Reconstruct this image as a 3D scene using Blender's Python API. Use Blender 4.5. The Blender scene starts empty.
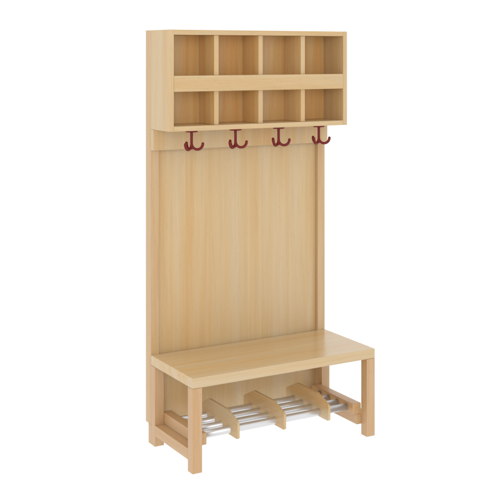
import bpy, bmesh, math
from mathutils import Vector

S = 0.88                      # metres per modelling unit (the unit is the width of the bench)
sc = bpy.context.scene

# ------------------------------------------------------------------ camera
cam_d = bpy.data.cameras.new('camera')
cam = bpy.data.objects.new('camera', cam_d)
sc.collection.objects.link(cam)
sc.camera = cam
cam.location = (-2.2172 * S, -4.7939 * S, 1.8733 * S)
cam.rotation_euler = (math.radians(90), 0, -0.5232)
cam_d.sensor_width = 36
cam_d.lens = 1099.47 / 500 * 36
cam_d.shift_y = -(250 - 52.5) / 500
cam_d.clip_start = 0.05
cam_d.clip_end = 4000

# ------------------------------------------------------------------ light: a white studio
world = bpy.data.worlds.new('World')
sc.world = world
world.use_nodes = True
wn = world.node_tree.nodes
wn['Background'].inputs['Color'].default_value = (1, 1, 1, 1)
wn['Background'].inputs['Strength'].default_value = 1.0


def area(name, loc, target, size, energy, col=(1, 1, 1)):
    d = bpy.data.lights.new(name, 'AREA')
    d.shape = 'DISK'
    d.size = size
    d.energy = energy
    d.color = col
    o = bpy.data.objects.new(name, d)
    sc.collection.objects.link(o)
    o.location = loc
    o.rotation_euler = (Vector(target) - Vector(loc)).to_track_quat('-Z', 'Y').to_euler()
    return o


area('softbox', (-3.0, -5.4, 2.3), (0.45, 0, 0.9), 2.4, 72, (1, 0.99, 0.97))

sc.view_settings.view_transform = 'Standard'
sc.view_settings.look = 'None'
sc.view_settings.exposure = 0.14
sc.view_settings.gamma = 1
sc.render.film_transparent = False
sc.cycles.max_bounces = 16
sc.cycles.diffuse_bounces = 10


# ------------------------------------------------------------------ materials
def wood(name, axis, pale, mid, dark, band=9.0, rough=0.36, fine=0.6, seed=0.0, spec=0.6, contrast=1.0, bump=0.03):
    m = bpy.data.materials.new(name)
    m.use_nodes = True
    nt = m.node_tree
    N, L = nt.nodes, nt.links
    bsdf = N['Principled BSDF']
    tc = N.new('ShaderNodeTexCoord')
    oi = N.new('ShaderNodeObjectInfo')
    off = N.new('ShaderNodeVectorMath'); off.operation = 'SCALE'
    comb = N.new('ShaderNodeCombineXYZ')
    for i in range(3):
        mt = N.new('ShaderNodeMath'); mt.operation = 'MULTIPLY'
        mt.inputs[1].default_value = (7.3, 11.9, 5.1)[i]
        L.new(oi.outputs['Random'], mt.inputs[0]); L.new(mt.outputs[0], comb.inputs[i])
    add = N.new('ShaderNodeVectorMath'); add.operation = 'ADD'
    L.new(tc.outputs['Object'], add.inputs[0]); L.new(comb.outputs[0], add.inputs[1])

    def mapped(along, across, loc=0.0):
        mp = N.new('ShaderNodeMapping')
        s = [across] * 3
        s['xyz'.index(axis)] = along
        mp.inputs['Scale'].default_value = s
        mp.inputs['Location'].default_value = (loc + seed,) * 3
        L.new(add.outputs[0], mp.inputs['Vector'])
        return mp.outputs[0]

    def noise(vec, scale, detail, rgh=0.5, dist=0.0):
        n = N.new('ShaderNodeTexNoise')
        n.inputs['Scale'].default_value = scale
        n.inputs['Detail'].default_value = detail
        n.inputs['Roughness'].default_value = rgh
        n.inputs['Distortion'].default_value = dist
        L.new(vec, n.inputs['Vector'])
        return n.outputs['Fac']

    def ramp(fac, stops):
        r = N.new('ShaderNodeValToRGB')
        e = r.color_ramp.elements
        while len(e) < len(stops):
            e.new(0.5)
        for k, (p, c) in enumerate(stops):
            e[k].position = p
            e[k].color = (*c, 1) if isinstance(c, tuple) else (c, c, c, 1)
        L.new(fac, r.inputs['Fac'])
        return r.outputs['Color']

    # broad growth bands running with the grain
    b = noise(mapped(0.045, 1.0), band, 4.0, 0.62, 0.35)
    c1 = ramp(b, [(0.5 - 0.16 / contrast, pale), (0.5, mid), (0.5 + 0.17 / contrast, dark)])
    # fine fibres
    f = noise(mapped(0.035, 1.0, 3.1), 170, 3, 0.6)
    fr = ramp(f, [(0.30, 1.0 - 0.10 * fine), (0.62, 1.0 + 0.045 * fine)])
    # short medullary flecks
    k = noise(mapped(0.16, 1.0, 9.7), 260, 1.5, 0.5)
    kr = ramp(k, [(0.60, 1.0), (0.72, 1.0 - 0.14 * fine)])
    # narrow straight streaks a few millimetres wide
    st = noise(mapped(0.02, 1.0, 5.5), 42, 2.5, 0.55)
    w = 0.5 + 0.5 * fine
    sr = ramp(st, [(0.36, (1.03, 1.04, 1.07)), (0.50, (1.0, 1.0, 1.0)), (0.66, (1 - 0.015 * w, 1 - 0.045 * w, 1 - 0.11 * w))])
    mul0 = N.new('ShaderNodeMix'); mul0.data_type = 'RGBA'; mul0.blend_type = 'MULTIPLY'
    mul0.inputs[0].default_value = 1
    L.new(c1, mul0.inputs[6]); L.new(sr, mul0.inputs[7])
    c1 = mul0.outputs[2]
    mul = N.new('ShaderNodeMix'); mul.data_type = 'RGBA'; mul.blend_type = 'MULTIPLY'
    mul.inputs[0].default_value = 1
    L.new(c1, mul.inputs[6]); L.new(fr, mul.inputs[7])
    mul2 = N.new('ShaderNodeMix'); mul2.data_type = 'RGBA'; mul2.blend_type = 'MULTIPLY'
    mul2.inputs[0].default_value = 1
    L.new(mul.outputs[2], mul2.inputs[6]); L.new(kr, mul2.inputs[7])
    L.new(mul2.outputs[2], bsdf.inputs['Base Color'])
    rr = N.new('ShaderNodeMapRange')
    rr.inputs['To Min'].default_value = rough - 0.05
    rr.inputs['To Max'].default_value = rough + 0.07
    L.new(f, rr.inputs['Value']); L.new(rr.outputs[0], bsdf.inputs['Roughness'])
    bsdf.inputs['Specular IOR Level'].default_value = spec
    bsdf.inputs['Coat Weight'].default_value = 0.12
    bsdf.inputs['Coat Roughness'].default_value = rough
    bp = N.new('ShaderNodeBump')
    bp.inputs['Strength'].default_value = bump
    bp.inputs['Distance'].default_value = 0.0006
    L.new(f, bp.inputs['Height']); L.new(bp.outputs[0], bsdf.inputs['Normal'])
    return m


def plain(name, col, rough=0.5, metal=0.0, spec=0.5, noise_scale=60, noise_amt=0.05):
    m = bpy.data.materials.new(name)
    m.use_nodes = True
    nt = m.node_tree
    N, L = nt.nodes, nt.links
    b = N['Principled BSDF']
    b.inputs['Metallic'].default_value = metal
    b.inputs['Specular IOR Level'].default_value = spec
    b.inputs['Base Color'].default_value = (*col, 1)
    tc = N.new('ShaderNodeTexCoord')
    n = N.new('ShaderNodeTexNoise')
    n.inputs['Scale'].default_value = noise_scale
    L.new(tc.outputs['Object'], n.inputs['Vector'])
    mr = N.new('ShaderNodeMapRange')
    mr.inputs['To Min'].default_value = max(0, rough - noise_amt)
    mr.inputs['To Max'].default_value = rough + noise_amt
    L.new(n.outputs['Fac'], mr.inputs['Value']); L.new(mr.outputs[0], b.inputs['Roughness'])
    return m


BE = dict(pale=(0.545, 0.410, 0.242), mid=(0.545, 0.380, 0.188), dark=(0.540, 0.325, 0.126))
BOUNCE = dict(pale=(0.640, 0.435, 0.215), mid=(0.630, 0.400, 0.160), dark=(0.610, 0.325, 0.095))  # beech with the orange bounce light inside the pigeonholes mixed into its colour
PL = dict(pale=(0.540, 0.382, 0.224), mid=(0.518, 0.345, 0.172), dark=(0.485, 0.288, 0.124))
PK = dict(pale=(0.530, 0.358, 0.210), mid=(0.510, 0.322, 0.162), dark=(0.488, 0.275, 0.118))
M = {
    'beech_z': wood('beech_upright_grain', 'z', **BE, band=10, fine=0.45, seed=0.0, contrast=1.1),
    'case_z': wood('beech_case_upright', 'z', **BE, band=14, seed=3.0, contrast=0.75),
    'bounce_z': wood('beech_bounce_tint_upright', 'z', **BOUNCE, band=16, seed=5.0, contrast=1.1),
    'beech_x': wood('beech_lengthwise_grain', 'x', **BE, band=11, seed=4.0, contrast=0.8),
    'beech_y': wood('beech_crosswise_grain', 'y', **BE, band=16, seed=4.7, contrast=0.8),
    'seat': wood('beech_seat', 'x', **BE, band=10, rough=0.24, fine=0.35, seed=2.0, contrast=1.0, bump=0.0),
    'stile_z': wood('stile_beech_upright', 'z', **PL, band=20, seed=6.0, contrast=0.8),
    'pink_z': wood('solid_beech_upright', 'z', **PK, band=22, seed=7.0, contrast=0.8),
    'pink_y': wood('solid_beech_crosswise', 'y', **PK, band=22, seed=9.0, contrast=0.8),
    'red': plain('dark_red_enamel', (0.150, 0.007, 0.008), 0.30, 0.0, 0.25),
    'steel': plain('satin_steel', (0.70, 0.705, 0.72), 0.33, 0.74, 0.5, 8, 0.02),
    'floor': plain('white_floor', (0.92, 0.92, 0.92), 0.9, 0.0, 0.0),
}


# floor made translucent so the white surroundings below wash out the bench's shadow
nt = M['floor'].node_tree
tr = nt.nodes.new('ShaderNodeBsdfTranslucent')
tr.inputs['Color'].default_value = (1, 1, 1, 1)
mx = nt.nodes.new('ShaderNodeMixShader')
mx.inputs[0].default_value = 0.93
nt.links.new(nt.nodes['Principled BSDF'].outputs[0], mx.inputs[1])
nt.links.new(tr.outputs[0], mx.inputs[2])
nt.links.new(mx.outputs[0], nt.nodes['Material Output'].inputs['Surface'])


# ------------------------------------------------------------------ mesh helpers
def link(name, bm, mat, parent=None, smooth=False):
    me = bpy.data.meshes.new(name)
    bm.normal_update()
    for v in bm.verts:
        v.co *= S
    bm.to_mesh(me)
    bm.free()
    me.materials.append(mat)
    if smooth:
        for p in me.polygons:
            p.use_smooth = True
    o = bpy.data.objects.new(name, me)
    sc.collection.objects.link(o)
    if parent is not None:
        o.parent = parent
    return o


def bevel(bm, w, seg=2):
    if w > 0:
        ed = [e for e in bm.edges if len(e.link_faces) == 2 and e.calc_face_angle() > math.radians(25)]
        bmesh.ops.bevel(bm, geom=ed, offset=w, offset_type='OFFSET', segments=seg, profile=0.5, affect='EDGES', clamp_overlap=True)


def box_bm(x0, x1, y0, y1, z0, z1, bev=0.0016, seg=2):
    bm = bmesh.new()
    bmesh.ops.create_cube(bm, size=1)
    for v in bm.verts:
        v.co = Vector(((x0, x1)[v.co.x > 0], (y0, y1)[v.co.y > 0], (z0, z1)[v.co.z > 0]))
    bevel(bm, bev, seg)
    return bm


def prism_bm(x0, x1, prof, bev=0.0016, seg=2):
    """profile of (y, z) points pushed along x"""
    bm = bmesh.new()
    a = [bm.verts.new((x0, y, z)) for y, z in prof]
    b = [bm.verts.new((x1, y, z)) for y, z in prof]
    bm.faces.new(a); bm.faces.new(b[::-1])
    n = len(prof)
    for i in range(n):
        j = (i + 1) % n
        bm.faces.new((a[j], a[i], b[i], b[j]))
    bmesh.ops.recalc_face_normals(bm, faces=bm.faces)
    bevel(bm, bev, seg)
    return bm


def rounded(prof, corners, rad, n=5):
    out = []
    m = len(prof)
    for i, p in enumerate(prof):
        if i not in corners:
            out.append(p); continue
        P = Vector(p); A = (Vector(prof[i - 1]) - P).normalized() * rad; B = (Vector(prof[(i + 1) % m]) - P).normalized() * rad
        for k in range(n + 1):
            t = k / n
            q = (P + A) * (1 - t) ** 2 + P * 2 * t * (1 - t) + (P + B) * t * t
            out.append((q.x, q.y))
    return out


def box(name, mat, parent, *d, bev=0.0016, seg=2):
    return link(name, box_bm(*d, bev=bev, seg=seg), M[mat], parent)


def tube_bm(pts, rads, n=20, round_end=True):
    """tube through pts; ends closed with small domes"""
    bm = bmesh.new()
    pts = [Vector(p) for p in pts]
    rings = []
    P, R = list(pts), list(rads)
    if round_end:
        t0 = (pts[1] - pts[0]).normalized(); t1 = (pts[-1] - pts[-2]).normalized()
        pre, post = [], []
        for a in (75, 50, 25):
            pre.append((pts[0] - t0 * rads[0] * math.sin(math.radians(a)), rads[0] * math.cos(math.radians(a))))
        for a in (25, 50, 75):
            post.append((pts[-1] + t1 * rads[-1] * math.sin(math.radians(a)), rads[-1] * math.cos(math.radians(a))))
        P = [p for p, _ in pre] + P + [p for p, _ in post]
        R = [r for _, r in pre] + R + [r for _, r in post]
    up = None
    for i, p in enumerate(P):
        t = (P[min(i + 1, len(P) - 1)] - P[max(i - 1, 0)]).normalized()
        if up is None:
            up = t.orthogonal().normalized()
        up = (up - t * up.dot(t)).normalized()
        s = t.cross(up)
        rings.append([bm.verts.new(p + (up * math.cos(2 * math.pi * k / n) + s * math.sin(2 * math.pi * k / n)) * R[i]) for k in range(n)])
    for A, B in zip(rings, rings[1:]):
        for k in range(n):
            bm.faces.new((A[k], A[(k + 1) % n], B[(k + 1) % n], B[k]))
    bm.faces.new(rings[0][::-1]); bm.faces.new(rings[-1])
    bmesh.ops.recalc_face_normals(bm, faces=bm.faces)
    return bm


# ------------------------------------------------------------------ floor
bm = bmesh.new()
bmesh.ops.create_circle(bm, cap_ends=True, radius=2500, segments=96)
fl = link('floor', bm, M['floor'])
fl['kind'] = 'structure'

# ------------------------------------------------------------------ the bench
root = bpy.data.objects.new('cloakroom_bench', None)
root.empty_display_size = 0.2
sc.collection.objects.link(root)
root['label'] = 'tall beech cloakroom bench with pigeonholes, dark red hooks and steel shoe rack'
root['category'] = 'cloakroom bench'

H, DC, ZC, CT = 1.9798, 0.2033, 1.5056, 0.0237
HS, TS, DS = 0.4249, 0.0461, 0.4401
LW, LD, LA, LB, TB, ZP = 0.0484, 0.0486, 0.0450, 0.0270, 0.0584, 0.0932
G = 0.0006                                     # hairline joint
ST = 0.0440                                    # width of a stile

# back: two stiles with the panel set in behind them, hook rail across the front
for x0, x1 in ((0, ST), (1 - ST, 1)):
    box('stile', 'stile_z', root, x0, x1, 0, TB, ZP, H)
box('back_panel', 'beech_z', root, ST + G / 2, 1 - ST - G / 2, 0.0215, 0.042, ZP - 0.010, H - 0.001, bev=0.0008)
box('hook_rail', 'beech_z', root, 0, 1, -0.0255, -G, 1.4053, ZC - G)

# pigeonhole case: its back board carries the other boards
case = box('pigeonhole_case', 'bounce_z', root, CT + G, 1 - CT - G, -0.0260, -G, ZC + CT + G, H - CT - G, bev=0)
for x0, x1 in ((0, CT), (1 - CT, 1)):
    box('side_panel', 'case_z', case, x0, x1, -DC, -G, ZC, H)
box('top_board', 'beech_x', case, CT + G / 2, 1 - CT - G / 2, -DC + .0004, -G, H - CT, H - .0003)
box('bottom_board', 'beech_x', case, CT + G / 2, 1 - CT - G / 2, -DC + .0004, -G, ZC + .0003, ZC + CT)
F0, F1 = 1.6905, 1.7650
PF = -DC + 0.0180                               # front of the partitions
for k in (1, 2, 3):
    xc = CT / 2 + (1 - CT) * k / 4
    h = 0.0119
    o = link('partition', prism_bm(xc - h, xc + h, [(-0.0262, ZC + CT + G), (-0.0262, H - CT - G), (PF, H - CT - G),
                                             (PF, ZC + CT + G)], 0.0005), M['bounce_z'], case)
    for za, zb in ((ZC + CT + G, F0), (F1, H - CT - G)):
        box('edge_band', 'case_z', o, xc - h, xc + h, PF - 0.0016, PF - 0.0001, za, zb, bev=0.0004)
xs = [CT] + [CT / 2 + (1 - CT) * k / 4 for k in (1, 2, 3)] + [1 - CT]
for k in range(4):
    a = xs[k] + (0.0119 if k else 0) + G
    b = xs[k + 1] - (0.0119 if k < 3 else 0) - G
    box('shelf', 'beech_x', case, a, b, PF, -0.0265, 1.698, 1.7215, bev=0.0008)
box('front_rail', 'beech_x', case, CT + G, 1 - CT - G, -DC - 0.0006, PF - G, F0, F1)

# seat
seat = box('seat', 'seat', root, 0, 1, -DS, -G, HS - TS, HS, bev=0.0028, seg=3)

# legs: front ones are plain posts, rear ones step back under the stiles
for x0, x1 in ((0.0003, LW), (1 - LW, 0.9997)):
    box('leg', 'pink_z', root, x0, x1, -DS + .0005, -DS + LD, 0, HS - TS - G)
    link('leg', prism_bm(x0, x1, [(-LA, 0), (LB, 0), (LB, ZP - G), (-G, ZP - G), (-G, HS - TS - G), (-LA, HS - TS - G)], 0.0014),
         M['pink_z'], root)
    e = 1 if x0 < .5 else -1
    xa = 0 if x0 < .5 else 1

    def xr(a, b):
        return tuple(sorted((xa + e * a, xa + e * b)))
    # the stretcher butts between the legs and runs on past the inside of the rear one
    pr = [(xa + e * a, y) for a, y in ((0.0006, -DS + LD + G), (0.0735, -DS + LD + G), (0.0735, -0.004), (LW + 0.0004, -0.004),
                                       (LW + 0.0004, -LA - G), (0.0006, -LA - G))]
    bm = bmesh.new()
    lo = [bm.verts.new((x, y, 0.0515)) for x, y in pr]
    hi = [bm.verts.new((x, y, 0.1010)) for x, y in pr]
    bm.faces.new(lo); bm.faces.new(hi[::-1])
    for i in range(6):
        j = (i + 1) % 6
        bm.faces.new((lo[j], lo[i], hi[i], hi[j]))
    bmesh.ops.recalc_face_normals(bm, faces=bm.faces)
    bevel(bm, 0.0008, 2)
    link('stretcher', bm, M['pink_y'], root)
    s0, s1 = xr(LW + 0.0002, 0.0968)
    box('rack_holder', 'pink_y', root, s0, s1, -DS + LD + G, -0.024, 0.1012, 0.1545, bev=0.0028, seg=3)

# shoe rack: four round steel rods through three shaped dividers
for y in (-0.0995, -0.1770, -0.2545, -0.3320):
    link('rod', tube_bm([(0.0970, y, 0.1262), (0.35, y, 0.1262), (0.65, y, 0.1262), (0.9030, y, 0.1262)], [0.0168] * 4, 32, False),
         M['steel'], root, True)
for xc in (0.25, 0.50, 0.75):
    link('shoe_divider', prism_bm(xc - 0.0062, xc + 0.0062, rounded([(-0.030, 0.1040), (-0.030, 0.166), (-0.129, 0.2155), (-0.314, 0.2155),
                                                  (-0.4130, 0.1785), (-0.4130, 0.1040)], (1, 2, 3, 4, 5), 0.011), 0.0014), M['beech_y'], root)

# coat hooks screwed under the case
for k in range(4):
    cx, cy = (xs[k] + xs[k + 1]) / 2, -0.155
    zt = ZC - G
    hook = link('coat_hook', tube_bm([(cx, cy, zt - 0.006), (cx, cy, 1.45), (cx, cy, 1.4215)], [0.0066, 0.0064, 0.0066], 20), M['red'], root, True)
    bm = bmesh.new()
    bmesh.ops.create_cone(bm, cap_ends=True, segments=40, radius1=0.0285, radius2=0.0305, depth=0.0080)
    for v in bm.verts:
        v.co += Vector((cx, cy, zt - 0.0040))
    bevel(bm, 0.0016, 2)
    link('mounting_plate', bm, M['red'], hook)
    for ang in (-30, -150, 90):
        d = Vector((math.cos(math.radians(ang)), math.sin(math.radians(ang)), 0))
        pts, rad = [], []
        for i in range(15):
            t = math.radians(180 + i * 180 / 14)
            r = 0.0272 + 0.0262 * math.cos(t)
            z = 1.4425 + 0.0275 * math.sin(t)
            pts.append(Vector((cx, cy, z)) + d * r)
            rad.append(0.0058 + 0.0010 * i / 14)
        link('prong', tube_bm(pts, rad, 16), M['red'], hook, True)
